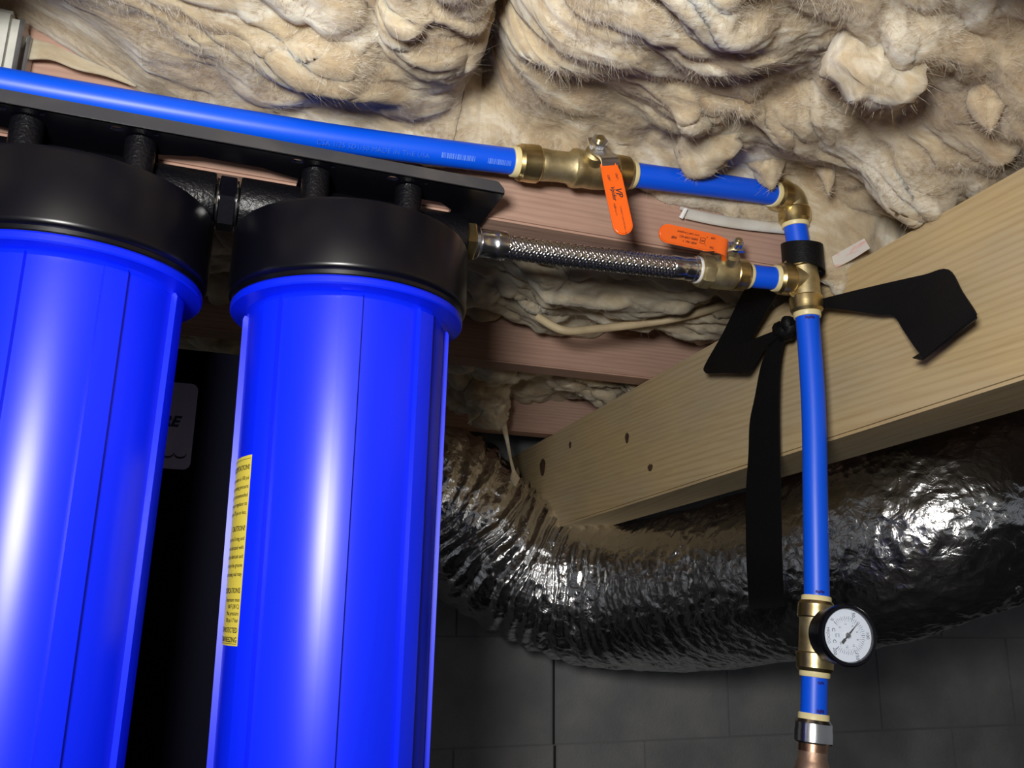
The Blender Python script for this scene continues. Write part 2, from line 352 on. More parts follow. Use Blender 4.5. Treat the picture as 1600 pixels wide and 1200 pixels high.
# ================================================================== insulation
PX = np.array([-.6, -.26, -.085, .125, .39, .8]); PZ = np.array([.128, .1324, .1363, .1495, .171, .19])
def zpipe(x): return np.interp(x, PX, PZ)
def batt(name, xr, yr, step, base, amp, seed, mt, label, group, fibres=0, aniso=1.8):
    nx = int((xr[1]-xr[0])/step)+1; ny = int((yr[1]-yr[0])/step)+1
    x, y = np.meshgrid(np.linspace(*xr, nx), np.linspace(*yr, ny), indexing='ij')
    wx = x+.034*perlin(x*6, y*6, seed)+.014*perlin(x*19, y*19, seed+9.5)+.005*perlin(x*48, y*48, seed+2.5)
    wy = y+.034*perlin(x*6+5, y*6, seed+3.1)+.014*perlin(x*20, y*20+7, seed+1.5)+.005*perlin(x*50+3, y*50, seed+4.5)
    A = amp(x, y); z = base(x, y); soft = lambda n, e: np.sqrt(n*n+e*e)-e
    z = z-A*(.030*perlin(wx*5, wy*6.5, seed+.7))
    ca, sa = .94, .34; ux, uy = wx*ca+wy*sa, -wx*sa+wy*ca            # fibres lie slightly aslant
    n1 = soft(perlin(ux*6.5, uy*6.5*aniso, seed+20.2), .22); n2 = soft(perlin(ux*13+3, uy*13*aniso, seed+31.7), .22)
    n3 = perlin(ux*24+1, uy*24*aniso*1.2, seed+41.3); n4 = perlin(ux*40, uy*40*3., seed+51.3); n5 = perlin(ux*70, uy*70*3.5, seed+55.3)
    mask = .55+.9*np.clip(perlin(x*6+2, y*6, seed+60.), -.4, .6); mask2 = .4+1.1*np.clip(perlin(x*9+7, y*9, seed+64.), -.3, .6)
    d = .062*n1+.036*n2*mask
    fd = .0085*n3*mask2+.0032*n4*mask+.0014*n5*mask2
    # torn sheets that peel off and overhang
    for fq, w_ in ((6., .012), (11., .008), (19., .004)):
        s = perlin(ux*fq*.55+9, uy*fq*1.2, seed+70.+fq)*2.4+uy*fq*.8; fr = s-np.floor(s); shelf = sstep(0, .66, fr)*(1-sstep(.70, 1., fr))
        d = d+w_*shelf*(.2+mask2)
    # direct displacement along slanted normals so that lumps overhang
    co0 = np.stack([x, y, z], -1)
    gx = np.gradient(z-.8*A*d, axis=0)/(xr[1]-xr[0])*nx; gy = np.gradient(z-.8*A*d, axis=1)/(yr[1]-yr[0])*ny
    nrm = np.stack([gx, gy, -np.ones_like(gx)], -1); nrm /= np.linalg.norm(nrm, axis=-1)[..., None]
    co = co0.copy(); co[..., 2] -= A*d*.80; co += nrm*(A*d*.22)[..., None]
    fine = perlin(ux*110+20*n3, uy*300, seed+81.)*.0009+perlin(ux*70, uy*360, seed+91.)*.0007
    co += nrm*((fine+fd)*(.55+.45*A))[..., None]
    co[..., 2] = np.maximum(co[..., 2], zmin(co[..., 0], co[..., 1]))if False else co[..., 2]
    idx = np.arange(nx*ny).reshape(nx, ny)
    q = np.stack([idx[:-1, :-1], idx[:-1, 1:], idx[1:, 1:], idx[1:, :-1]], -1).reshape(-1, 4)
    loc = (sum(xr)/2, sum(yr)/2, float(co[..., 2].min()))
    t = thing(name, label, 'insulation', loc, group)
    big('fibreglass_mat', co.reshape(-1, 3), q, mt, t)
    if fibres:
        P = co.reshape(-1, 3); Nn = nrm.reshape(-1, 3); k = rng.integers(0, len(P), fibres); k = k[(np.abs(Nn[k][:, 2]) > .55)]; fibres = len(k); p = P[k]; n = Nn[k]
        ang = 2.6*perlin(p[:, 0]*14, p[:, 1]*14, seed+5.)+rng.normal(0, .7, fibres)-.35
        r = np.stack([np.cos(ang), np.sin(ang), rng.normal(0, .25, fibres)], 1); tan = r-n*(r*n).sum(1)[:, None]; tan /= np.linalg.norm(tan, axis=1)[:, None]
        r = rng.normal(size=(fibres, 3))
        ln = rng.uniform(.007, .026, fibres)[:, None]; lift = (rng.uniform(0, 1, fibres)**3*.13-.02)[:, None]; wd = rng.uniform(.00005, .00014, fibres)[:, None]
        sd = np.cross(tan, n); seg = []
        for u in (0, .5, 1.): seg.append((p-n*.001+tan*ln*u+n*ln*lift*math.sin(u*2.4)+r*ln*.06*u*u, wd*(1-.75*u)))
        V = np.concatenate([np.stack([c-sd*w_, c+sd*w_], 1) for c, w_ in seg], 1)   # (F,8,3)
        b0 = np.arange(fibres)[:, None]*6; Q = np.concatenate([b0+np.array([[2*i, 2*i+1, 2*i+3, 2*i+2]]) for i in range(2)], 0)
        f = big('loose_fibres', V.reshape(-1, 3), Q, FIB, t); f['kind'] = 'stuff'
    return t
def xs_seam(y): return .0745+(y+.15)*.17
def base0(x, y):
    zp = zpipe(x); near = sstep(-.15, -.045, y)
    z = .176*(1-near)+(zp+.030)*near
    drop = sstep(-.036, -.004, y)*sstep(-.17, -.13, x)
    tgt = np.where(x > .16, .150, .160); tgt = .160+.006*sstep(.12, .22, x)-.042*sstep(.425, .465, x)
    z = z*(1-drop)+tgt*drop
    z = z+.045*sstep(-.13, -.04, y)*np.clip((-.165-x)/.09, 0, 1.4)          # lifted corner at the left
    z = z+.09*np.exp(-np.abs(x-xs_seam(y))/.016)*(1-sstep(-.05, -.02, y))   # slot between the two batts
    z = z-.010*sstep(.2, .5, x)*(1-near)
    z = z-.012*sstep(.42, .50, x)
    return z
def amp0(x, y): return (.92-(.55-.25*sstep(.2, .3, x))*sstep(-.12, -.05, y))*(1-.5*sstep(-.2, -.1, y)*(1-sstep(-.15, -.05, x)))
batt('insulation_batt', (-.56, .0745), (-.384, .003), .0016, base0, amp0, 3.3, INS, 'cream fibreglass batt above the long blue pipe, left of the dark seam', 'fibreglass batts between the joists', 150000)
batt('insulation_batt', (.0745, .80), (-.384, .003), .0016, base0, amp0, 7.9, INS, 'cream fibreglass batt above the upper orange-handled valve, right of the dark seam', 'fibreglass batts between the joists', 180000)
def base1(x, y): return .152+.02*np.abs((y-.22)/.17)**3-.0*x
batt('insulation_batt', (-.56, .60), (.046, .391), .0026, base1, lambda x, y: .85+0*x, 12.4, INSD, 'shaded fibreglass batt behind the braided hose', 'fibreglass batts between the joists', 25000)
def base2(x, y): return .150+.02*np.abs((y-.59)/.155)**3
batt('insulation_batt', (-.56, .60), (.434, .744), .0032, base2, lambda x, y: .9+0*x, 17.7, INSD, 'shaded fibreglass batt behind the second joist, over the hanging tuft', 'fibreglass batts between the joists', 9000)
batt('insulation_batt', (-.7, 1.6), (-.80, -.427), .0060, lambda x, y: .175+0*x, lambda x, y: .8+0*x, 23.7, INS, 'fibreglass batt overhead, in front of the nearest joist', 'fibreglass batts between the joists')
def tuft(name, path, radii, seed, label, mt, strands=400, n=40):
    strands *= 4
    """torn lump of fibreglass hanging along a path"""
    P = [Vector(p) for p in path]; m = MB(); pts = []; rr = []
    K = 14
    for i in range(len(P)-1):
        for k in range(K): t = k/K; pts.append(P[i].lerp(P[i+1], t)); rr.append(radii[i]*(1-t)+radii[i+1]*t)
    pts.append(P[-1]); rr.append(radii[-1])
    for k in range(len(rr)):                      # rounded ends
        q = min(1, (k+.3)/K, (len(rr)-1-k+.3)/(K*.8)); rr[k] *= math.sqrt(max(0, 1-(1-q)**2))
    m.tube(pts, rr, n)
    co = np.array(m.v); c = np.repeat(np.array(pts), n, 0)[:len(co)]
    d = co-c; ln = np.linalg.norm(d, axis=1)[:, None]+1e-9
    nn = np.abs(perlin(co[:, 0]*30, co[:, 1]*30, co[:, 2]*30+seed))*.9+np.abs(perlin(co[:, 0]*70, co[:, 1]*70, co[:, 2]*70+seed))*.45
    nn2 = perlin(co[:, 0]*18+seed, co[:, 1]*18, co[:, 2]*18)
    co = c+d*(.68+.65*nn+.35*nn2)[:, None]
    m.v = [tuple(p) for p in co]
    loc = P[-1]; t = thing(name, label, 'insulation', loc); obj('torn_lump', m, mt, t, sharp=180)
    k = rng.integers(0, len(co), strands); p = co[k]; nrm = d[k]/ln[k]; r = rng.normal(size=(strands, 3))
    L_ = rng.uniform(.003, .011, strands)[:, None]; wd = .00008; sd = np.cross(nrm, r); sd /= np.linalg.norm(sd, axis=1)[:, None]
    V = np.concatenate([np.stack([q-sd*wd*(1-.7*u), q+sd*wd*(1-.7*u)], 1) for u in (0, .5, 1.) for q in (p+nrm*L_*u*.22+r*L_*.45*u+np.array([0, 0, -1])*L_*.15*u*u,)], 1)
    b0 = np.arange(strands)[:, None]*6; Q = np.concatenate([b0+np.array([[2*i, 2*i+1, 2*i+3, 2*i+2]]) for i in range(2)], 0)
    f = big('loose_fibres', V.reshape(-1, 3), Q, FIB, t); f['kind'] = 'stuff'
    return t
tt = tuft('insulation_tuft', [(.28, .62, .17), (.305, .62, .12), (.330, .615, .085), (.340, .61, .055)], [.05, .048, .040, .020], 2.2, 'pale torn fibreglass tuft hanging under the joists with a stringy tail', INS, 500)
obj('string_tail', MB().tube([(.345, .61, .075), (.355, .612, .04), (.362, .614, .01), (.368, .616, -.008), (.371, .617, -.02), (.371, .617, -.032)], [.006, .0032, .0022, .003, .008, .002], 10), INS, tt)
tuft('insulation_tuft', [(.300, -.085, .225), (.296, -.066, .190), (.288, -.050, .158)], [.038, .032, .016], 5.1, 'whitish fibreglass tuft resting on the blue pipe near the upper valve', INS, 300)
tuft('insulation_tuft', [(.368, -.058, .225), (.374, -.050, .192), (.381, -.046, .166)], [.026, .020, .009], 8.3, 'small torn fibreglass tuft over the brass elbow end of the blue pipe', INS, 200)
tuft('insulation_tuft', [(.420, -.080, .215), (.426, -.072, .188), (.4290, -.066, .160)], [.020, .012, .004], 3.7, 'thin drooping fibreglass wisp to the right of the brass elbow', INS, 200)
tuft('insulation_tuft', [(.445, .56, .18), (.452, .56, .14), (.458, .56, .118)], [.045, .044, .022], 6.4, 'rounded fibreglass lump peeping over the girder between two joists', INS, 300)

tuft('insulation_tuft', [(.296, -.250, .180), (.312, -.246, .160), (.330, -.244, .156), (.346, -.244, .166)], [.026, .029, .027, .018], 9.6, 'plump pale fibreglass lump bulging between the brass elbow and the top right corner', INS, 700)
tuft('insulation_tuft', [(.414, -.252, .172), (.421, -.247, .148), (.4235, -.245, .126)], [.018, .012, .006], 4.4, 'small hanging fibreglass wisp near the right picture edge above the girder', INS, 250)

# ================================================================== foil duct
def catmull(P, sub):
    P = [Vector(p) for p in P]; out = []
    for i in range(len(P)-1):
        p0, p1, p2, p3 = P[max(i-1, 0)], P[i], P[i+1], P[min(i+2, len(P)-1)]
        for k in range(sub):
            t = k/sub; out.append(.5*((2*p1)+(p2-p0)*t+(2*p0-5*p1+4*p2-p3)*t*t+(3*p1-p0-3*p2+p3)*t**3))
    return out+[P[-1]]
def duct():
    path = catmull([(1.30, .36, .02), (1.08, .26, -.02), (.90, .185, -.065), (.79, .20, -.105), (.735, .34, -.148), (.69, .52, -.178), (.63, .68, -.190), (.53, .80, -.175), (.42, .845, -.115), (.345, .85, -.045), (.26, .84, .0), (.12, .82, .005), (-.1, .82, .0)], 46)
    n = 230; m = MB(); R = .124; m.tube(path, R, n, cap=False)
    co = np.array(m.v); c = np.repeat(np.array(path), n, 0); k = np.repeat(np.arange(len(path)), n).astype(float); th = np.tile(np.arange(n), len(path))*2*math.pi/n
    d = (co-c)/R; x, y, z = co.T
    s = np.concatenate([[0], np.cumsum([(path[i+1]-path[i]).length for i in range(len(path)-1)])]); s = np.repeat(s, n)
    rid = lambda a: 1-2*np.abs(a)
    h = .006*perlin(x*9, y*9, z*9)
    wr = rid(perlin(x*34+2*perlin(x*12, y*12, z*12), y*34, z*34)); sm = .55+.45*sstep(-.15, .35, perlin(x*5+3, y*5, z*5)); h += .0022*wr*sm
    h += sm*(.0010*rid(perlin(x*80, y*80, z*80+4))+.0005*rid(perlin(x*170, y*170, z*170)))
    bend = sstep(1.05, 1.2, s)*(1-sstep(1.62, 1.75, s))       # gathers on the inside of the bend
    h += bend*.0060*np.sin(s*190+3*perlin(x*14, y*14, z*14)+0*th)*(.55+.45*perlin(x*20, y*20, z*20))
    h += sm*.0013*perlin(s*95+2*perlin(x*10, y*10, z*10), th*2.2, 3.)+sm*.0006*perlin(s*210, th*4.5, 8.)
    # scrim threads of the jacket: a fine raised diamond net
    a = np.abs(np.mod(s*40+th*3.2, 1)-.5); b = np.abs(np.mod(s*40-th*3.2, 1)-.5)
    h += .0007*(np.exp(-(a/.045)**2)+np.exp(-(b/.045)**2))
    sag = -.012*np.cos(th*0)*0
    co = c+d*(R+h+sag)[:, None]
    f = np.array([q for q in m.f]); t = thing('foil_duct', 'fat silver foil insulated duct sagging under the pine girder', 'duct', (.62, .5, -.31))
    big('foil_jacket', co, f, FOIL, t)
duct()

# ================================================================== filter housings
HC = .063
def make_housing(loc, label, ribph, yellow):
    X = loc[0]; t = thing('filter_housing', label, 'water filter', (X, 0, -.565), 'blue filter housings'); O = (X, 0, 0)
    # sump: flange + tapering body
    rb = lambda z: .0760+.0046*(z/.36)
    prof = [(.0700, .004), (.0895, .004), (.0905, .0025), (.0905, -.0015), (.0897, -.0026), (.0790, -.0034), (.0776, -.0042), (rb(-.016)+.0002, -.0065), (rb(-.2), -.2), (rb(-.36), -.36), (rb(-.53), -.53), (.064, -.548), (.052, -.560), (.03, -.565)]
    body = obj('sump', MB().lathe(prof, O, n=128), BLUE, t, sharp=32)
    for k in range(8):
        a0 = ribph+2*math.pi*k/8; w = math.radians(5.6); m = MB(); v = []; zs = [-.0050, -.0075, -.2, -.36, -.525, -.53]
        A = [a0-w, a0-w*.98, a0-w*.5, a0, a0+w*.5, a0+w*.98, a0+w]
        for iz, z in enumerate(zs):
            pr = .0042 if 0 < iz < 5 else .0030
            for ia, a in enumerate(A):
                r = rb(z)-.002 if ia in (0, 6) else rb(z)+pr
                v.append((X+r*math.cos(a), r*math.sin(a), z))
        n = 7; f = [(i*n+j, i*n+j+1, (i+1)*n+j+1, (i+1)*n+j) for i in range(5) for j in range(6)]+[tuple(range(n)), tuple(range(5*n+n-1, 5*n-1, -1))]
        # back of the rib, inside the wall
        m.add(v, f); obj('rib', m, BLUE, t, sharp=25, bevel=0)
    # head
    cap = obj('head', MB().lathe([(.0880, .0045), (.0896, .0050), (.0900, .0078), (.0918, .0086), (.0929, .0100), (.0933, .0120), (.0933, HC-.004), (.0925, HC-.0012), (.0905, HC), (.070, HC+.003), (.045, HC+.006), (.0, HC+.007)][:-1]+[(.02, HC+.007)], O, n=128), CAPB, t, sharp=40)
    obj('seal_lip', MB().lathe([(.084, .0035), (.0893, .0035), (.0900, .0045), (.0893, .0056), (.084, .0056)], O, n=96), STEELB, t)
    for sx in (-1, 1):
        pm = MB().lathe([(.0205, 0), (.0225, .001), (.0228, .020), (.0228, .089), (.0222, .0912), (.0160, .0915), (.0155, .085)], (X, 0, .0835), (sx, 0, 0), 48)
        obj('port', pm, LEATH, t)
        obj('port_web', MB().box((X+min(sx*.02, sx*.062), -.009, HC-.002), (X+max(sx*.02, sx*.062), .009, .080)), LEATH, t, bevel=.003)
        for sy in (-1, 1):
            b = obj('mounting_boss', MB().lathe([(.0150, HC-.002), (.0125, HC+.006), (.0108, HC+.016), (.0108, .1075)], (X+sx*.037, sy*.030, 0), n=28), LEATH, t)
    # relief valve button on the head
    obj('relief_button', MB().lathe([(.008, HC+.002), (.008, HC+.012), (.006, HC+.014)], (X, -.055, 0), n=20), DARKRUB, t)
    if yellow:
        R = lambda z, a: rb(z)+.0005
        a_r = math.radians(208.5); a_l = math.radians(163)
        m = MB(); N_ = 60; zs = np.linspace(-.247, -.118, 9)
        for z in zs:
            for i in range(N_+1):
                a = a_l+(a_r-a_l)*i/N_; m.v.append((X+R(z, a)*math.cos(a), R(z, a)*math.sin(a), z))
        m.f = [(j*(N_+1)+i, j*(N_+1)+i+1, (j+1)*(N_+1)+i+1, (j+1)*(N_+1)+i) for j in range(8) for i in range(N_)]
        lb = obj('warning_label', m, YEL, t); lb['label'] = 'yellow printed warning label'
        tm = MB()
        def fn(x, y):
            a = a_r-.035+x/.0765; r = R(y, a)+.00025; return Vector((X+r*math.cos(a), r*math.sin(a), y))
        lines = [(-.1265, 'INSTALLATION AND OPERATION PRECIPITATION!', .0052, .6), (-.134, 'maximum pressure is 100 psi', .0040, 0), (-.140, 'do not exceed operating pressure', .0040, 0), (-.146, 'use of a regulator is recommended', .0040, 0), (-.152, 'install a pressure regulator to', .0040, 0), (-.158, 'reduce pressure to 75 psi or less.', .0040, 0),
                 (-.169, 'CAUTION!', .0052, .6), (-.176, 'inspect the O-ring and', .0040, 0), (-.182, 'sump threads lubricated with', .0040, 0), (-.188, 'clean silicone lubricant and', .0040, 0), (-.194, 'seat the O-ring in the groove', .0040, 0), (-.200, 'or the housing seal may', .0040, 0),
                 (-.211, 'SPECIFICATIONS', .0050, .6), (-.217, 'Temperature max', .0040, 0), (-.2215, '100 F (38 C)', .0040, 0), (-.226, 'Max pressure', .0040, 0), (-.2305, '100 psi / 7 bar', .0040, 0), (-.237, 'MUST BE PROTECTED', .0048, .6), (-.2432, 'PROTECT FROM FREEZING', .0048, .6)]
        for z, s, sz, b in lines: put_text(tm, s, sz, lambda x, y, z=z: fn(x, z+y), align='RIGHT', bold=.01 if b else 0)
        flatrect(tm, fn, -.05, -.1205, -.0, -.1202, 6); flatrect(tm, fn, -.05, -.2458, 0, -.2455, 6)
        p = obj('lettering', tm, INK, lb)
    return t
# angle of a rib that faces the viewer
h2 = make_housing((0, 0, 0), 'right blue filter housing with a yellow warning label, hose at its head', math.radians(-97.7), True)
h1 = make_housing((-.201, 0, 0), 'left blue filter housing with a black head, cut by the picture edge', math.radians(-62.4), False)
# small scuff on the left head
sm = MB()
u = thing('pipe_union', 'black hexagonal union between the two filter heads', 'pipe fitting', (-.1005, 0, .063))
obj('hexagon', MB().lathe([(.0205, -.0062), (.0218, -.0055), (.0218, .0055), (.0205, .0062)], (-.1005, 0, .0835), (1, 0, 0), 6, ph=math.radians(8)), STEELB, u, sharp=20)
for s in (-1, 1):
    obj('washer', MB().lathe([(.0165, -.0008), (.0196, -.0008), (.0200, 0), (.0196, .0008), (.0165, .0008)], (-.1005+s*.0072, 0, .0835), (1, 0, 0), 48), CHROME, u)
obj('nipple', MB().lathe([(.0150, -.013), (.0150, .013)], (-.1005, 0, .0835), (1, 0, 0), 32), STEELB, u)

# ================================================================== mounting bracket
def bracket():
    t = thing('mounting_bracket', 'black steel bracket plate with a turned-up front lip above the filter heads', 'bracket', (-.17, 0, .1085))
    c = bpy.data.curves.new('pl', 'CURVE'); c.dimensions = '2D'; c.fill_mode = 'BOTH'; c.extrude = .0013
    def poly(pts):
        s = c.splines.new('POLY'); s.points.add(len(pts)-1)
        for p, q in zip(s.points, pts): p.co = (q[0], q[1], 0, 1)
        s.use_cyclic_u = True
    poly([(-.46, -.050), (.1125, -.050), (.1125, .062), (-.46, .062)])
    def slot(x0, x1, y0, y1, ch=.008): poly([(x0+.028, y0), (x0+.020, y0+.003), (x0, y0+ch), (x0, y1), (x1, y1), (x1, y0+ch), (x1-.020, y0+.003), (x1-.028, y0)])
    slot(-.153, -.049, -.022, .022); slot(-.350, -.252, -.022, .022); poly([(.050, -.016), (.068, -.016), (.080, -.006), (.080, .018), (.050, .018)])
    for X in (0, -.201):
        for sx in (-1, 1):
            x = X+sx*.037-.016; poly([(x+.0048*math.cos(a), -.0425+.0035*math.sin(a)) for a in np.linspace(0, 2*math.pi, 13)[:-1]])
            x = X+sx*.037+.0105; poly([(x+.0022*math.cos(a), -.0440+.0022*math.sin(a)) for a in np.linspace(0, 2*math.pi, 9)[:-1]])
    o = bpy.data.objects.new('pl', c); COL.objects.link(o); bpy.context.view_layer.update()
    me = bpy.data.meshes.new_from_object(o.evaluated_get(bpy.context.evaluated_depsgraph_get())); bpy.data.objects.remove(o)
    m = MB(); m.v = [Vector((p.co.x, p.co.y, p.co.z+.1098)) for p in me.vertices]; m.f = [tuple(p.vertices) for p in me.polygons]
    obj('plate', m, STEELB, t)
    L = MB().prism([(-.46, 0), (.1125, 0), (.1125, .0045), (.107, .0105), (-.46, .0105)], (0, -.0505, .1085), (1, 0, 0), (0, 0, 1), -.0026)
    obj('front_lip', L, LIPM, t, bevel=.0006)
    for X in (0, -.201):
        for sx in (-1, 1):
            obj('bolt_head', MB().lathe([(.0060, 0), (.0065, .001), (.0065, .0045), (.0055, .0055)], (X+sx*.037, -.018, .1111), n=6), GALV, t)
bracket()

# ================================================================== plumbing
PR = .0111
def pex(name, path, label, marks=(), smooth=20, group='blue water pipes'):
    pts = catmull(path, smooth) if len(path) > 2 else [Vector(path[0]).lerp(Vector(path[1]), k/10) for k in range(11)]
    t = thing(name, label, 'pipe', min(pts, key=lambda p: p.z), group)
    obj('pipe_wall', MB().tube(pts, PR, 40), PEX, t)
    return t, pts
def pushend(O, a, parent, rc=.0158, lc=.018, rl=.0045, metal=None):
    """collar + cream release ring of a push-fit end; O = inner end of the collar, a = outward"""
    O = Vector(O); a = Vector(a).normalized()
    c = obj('collar', MB().lathe([(.0125, 0), (rc-.0008, 0), (rc, .0012), (rc, lc*.45), (rc-.0004, lc*.62), (rc-.0004, lc-.003), (rc-.0022, lc), (.0120, lc)], O, a, 48), metal or BRASS, parent, sharp=30)
    obj('release_ring', MB().lathe([(.0115, -.002), (.0130, -.002), (.0130, rl-.001), (.0124, rl), (.0115, rl)], O+a*lc, a, 40), CREAM, parent)
    return O+a*(lc+rl)

# --- upper run: long pipe, valve, pipe, elbow
A0 = Vector((.1240, -.033, .1492)); A1 = Vector((.2425, -.033, .1600)); ax = (A1-A0).normalized()
p_long, pts_long = pex('blue_pipe', [(-.62, -.033, .128), (-.45, -.033, .130), (-.26, -.033, .1325), (-.085, -.033, .1366), (.02, -.033, .1418), tuple(A0+ax*.012)], 'long blue water pipe running above the black bracket')
def on_pipe(O, a, ang, r=PR):
    """map (along, around) onto the pipe wall; ang measured from -Y towards -Z"""
    O = Vector(O); a = Vector(a).normalized(); e1 = Vector((0, -1, 0)); e1 = (e1-a*e1.dot(a)).normalized(); e2 = a.cross(e1)
    if e2.z > 0: e2 = -e2
    def fn(x, y):
        th = ang-y/r; return O+a*x+(e1*math.cos(th)+e2*math.sin(th))*(r+.0006)
    return fn
pm = MB()
a_l = (Vector((.1240, -.033, .1492))-Vector((.02, -.033, .1418))).normalized()
fn = on_pipe((.02, -.033, .1418), a_l, math.radians(50))
put_text(pm, 'CSA 1/25 SD1/50 MADE IN THE USA', .0058, lambda x, y: fn(x-.035+.02, y), align='CENTER')
obj('printed_lettering', pm, PRINTD, p_long)
pm = MB(); fn = on_pipe((.02, -.033, .1418), a_l, math.radians(38))
x = .040
while x < .100:
    wdt = random.choice((.0006, .0009, .0014)); 
    if not .069 < x < .078: flatrect(pm, fn, x, -.0021, x+wdt, .0021, 1)
    x += wdt+random.choice((.0004, .0006, .0009))
obj('printed_bars', pm, PRINT, p_long)

def lever(parent, O, ex, ey, L, W, nut, txt, T=.0036):
    """dipped handle: O = root centre, ex = along the handle, ey = across; thickness towards ex x ey"""
    O, ex, ey = Vector(O), Vector(ex).normalized(), Vector(ey).normalized(); n = ex.cross(ey)
    out = [(0, W*.34), (.006, W*.40), (.013, W*.5)]+[(L-W*.5+W*.5*math.sin(a), W*.5*math.cos(a)) for a in np.linspace(0, math.pi, 15)]+[(.013, -W*.5), (.006, -W*.48), (0, -W*.46)]
    h = obj('handle', MB().prism(out, O-n*T*.5, ex, ey, T), ORANGE, parent, bevel=.0011); h['label'] = 'orange dipped lever handle'
    m = MB(); txt(m, planar(O+n*T*.5, ex, ey, .0003)); obj('lettering', m, INK, h)
    return h
def valve_up():
    t = thing('ball_valve', 'brass ball valve in the upper blue pipe, orange handle hanging down', 'valve', (A0+A1)/2+Vector((0, 0, -.018)), 'brass ball valves')
    at = lambda s: A0+ax*s
    pushend(at(.0245), -ax, t, lc=.0195, rl=.005, rc=.0163)
    pushend(at(.0960), ax, t, lc=.0170, rl=.005, rc=.0160)
    obj('valve_body', MB().lathe([(.0125, .022), (.0137, .024), (.0140, .030), (.0134, .036), (.0134, .052), (.0150, .056), (.0168, .057), (.0172, .060), (.0168, .0645), (.0160, .066), (.0164, .072), (.0168, .078), (.0164, .086), (.0155, .092), (.0150, .098)], A0, ax, 48), BRASSR, t)
    sd = Vector((-.22, -.93, .16)).normalized(); b = at(.0745)
    obj('stem', MB().lathe([(.0092, .010), (.0090, .024), (.0075, .025), (.0060, .026), (.0052, .040)], b, sd, 28), BRASSR, t)
    nutp = b+sd*.0345
    obj('stem_nut', MB().lathe([(.0064, 0), (.0074, .0006), (.0074, .0050), (.0062, .0060)], nutp, sd, 6), CHROME, t, sharp=20)
    obj('stem_tip', MB().lathe([(.0034, 0), (.0034, .0025), (.0028, .003)], nutp+sd*.0056, sd, 18), BRASS, t)
    # chrome lever root: strap bent off the stem
    P0 = b+sd*.033; ey = Vector((.97, -.20, .16)).normalized(); dn = sd.cross(ey).normalized(); dn = -dn if dn.z > 0 else dn
    W = .0150; hO = Vector((.1930, -.0800, .1385))
    cpath = [P0-dn*.008, P0, P0+dn*.006, hO-Vector((0, 0, -.004)), hO+Vector((.001, -.001, -.004))]
    obj('lever_root', MB().ribbon([p-ey*W*.5 for p in cpath], [p+ey*W*.5 for p in cpath], .0022, 4), CHROME, t, bevel=0)
    def txt(m, fn):
        g = lambda x, y: fn(x, y)
        put_text(m, 'ON', .0026, lambda x, y: g(.0135+x, .0045+y-.0012) , bold=.02)
        put_text(m, 'OFF', .0026, lambda x, y: g(.0140+x, -.0035+y), bold=.02)
        for k in range(8):
            a = math.radians(-75+150*k/7); a2 = math.radians(-75+150*(k+.8)/7)
            m.add([g(.0160+.0016*math.cos(q)*1.2, .0004+r*math.sin(q)) for q in (a, a2) for r in (.0036, .0042)], [(0, 1, 3, 2)])
        put_text(m, 'VP', .0072, lambda x, y: g(.0275+x, .0022+y), shear=.35, bold=.02)
        put_text(m, 'Vpider', .0046, lambda x, y: g(.0280+x, -.0022+y), shear=.3, bold=.025)
        for k, s in enumerate(('NSF', 'UPC')): put_text(m, s, .0024, lambda x, y, k=k: g(.0390+x, -.0036+y+.0), bold=.01) if k == 0 else None
        put_text(m, 'PUSH FIT', .0018, lambda x, y: g(.0440+x, -.0036+y))
        put_text(m, 'CONNECT LEAD FREE BALL VALVE', .0017, lambda x, y: g(.0530+x, .0010+y))
    exh = Vector((.0135, .0015, -.0600)).normalized(); eyh = Vector((.93, -.30, .20)); eyh = (eyh-exh*eyh.dot(exh)).normalized()
    if exh.cross(eyh).y > 0: eyh = -eyh
    lever(t, hO, exh, eyh, .0640, .0165, None, txt)
valve_up()
# --- pipe to the elbow
B0 = A1-ax*.012; B1 = Vector((.3960, -.0250, .1742))
pmid, _ = pex('blue_pipe', [tuple(B0), (.30, -.0315, .1645), (.36, -.028, .1705), tuple(B1+Vector((.008, .001, .0006)))], 'blue water pipe between the upper valve and the brass elbow')
EC = Vector((.4275, -.0175, .1795)); ed = (Vector((.3960, -.0250, .1742))-EC).normalized(); VD = Vector((.006, .0045, -.1)).normalized()
def elbow():
    t = thing('pipe_elbow', 'brass push-fit elbow where the blue pipe turns down', 'pipe fitting', EC+Vector((0, 0, -.02)))
    arc = [EC+ed*.018, EC+ed*.012]
    for k in range(1, 8):
        q = k/8; arc.append((EC+ed*.012)*(1-q)**2+EC*2*q*(1-q)+(EC+VD*.012)*q**2)
    arc += [EC+VD*.012, EC+VD*.018]
    obj('elbow_body', MB().tube(arc, .0140, 40), BRASSR, t)
    web = MB().prism([(0, 0), (.019, 0), (.012, .012), (0, .019)], EC+ed*.006+VD*.006-Vector((0, .0015, 0)), ed, VD, .003); obj('casting_web', web, BRASSR, t, bevel=.0008)
    pushend(EC+ed*.015, ed, t, lc=.0150, rl=.004); return pushend(EC+VD*.013, VD, t, lc=.0150, rl=.004), t
e_end, _t = elbow()
TC = Vector((.4380, -.0125, .0945)); TU = (e_end-TC).normalized()
pex('blue_pipe', [tuple(e_end-TU*-.006), tuple(TC+TU*.022)], 'short blue pipe stub between the brass elbow and the brass tee')
TL = Vector((-.0395, .0062, -.0008)).normalized(); TD = Vector((.0006, .0003, -.04)).normalized()
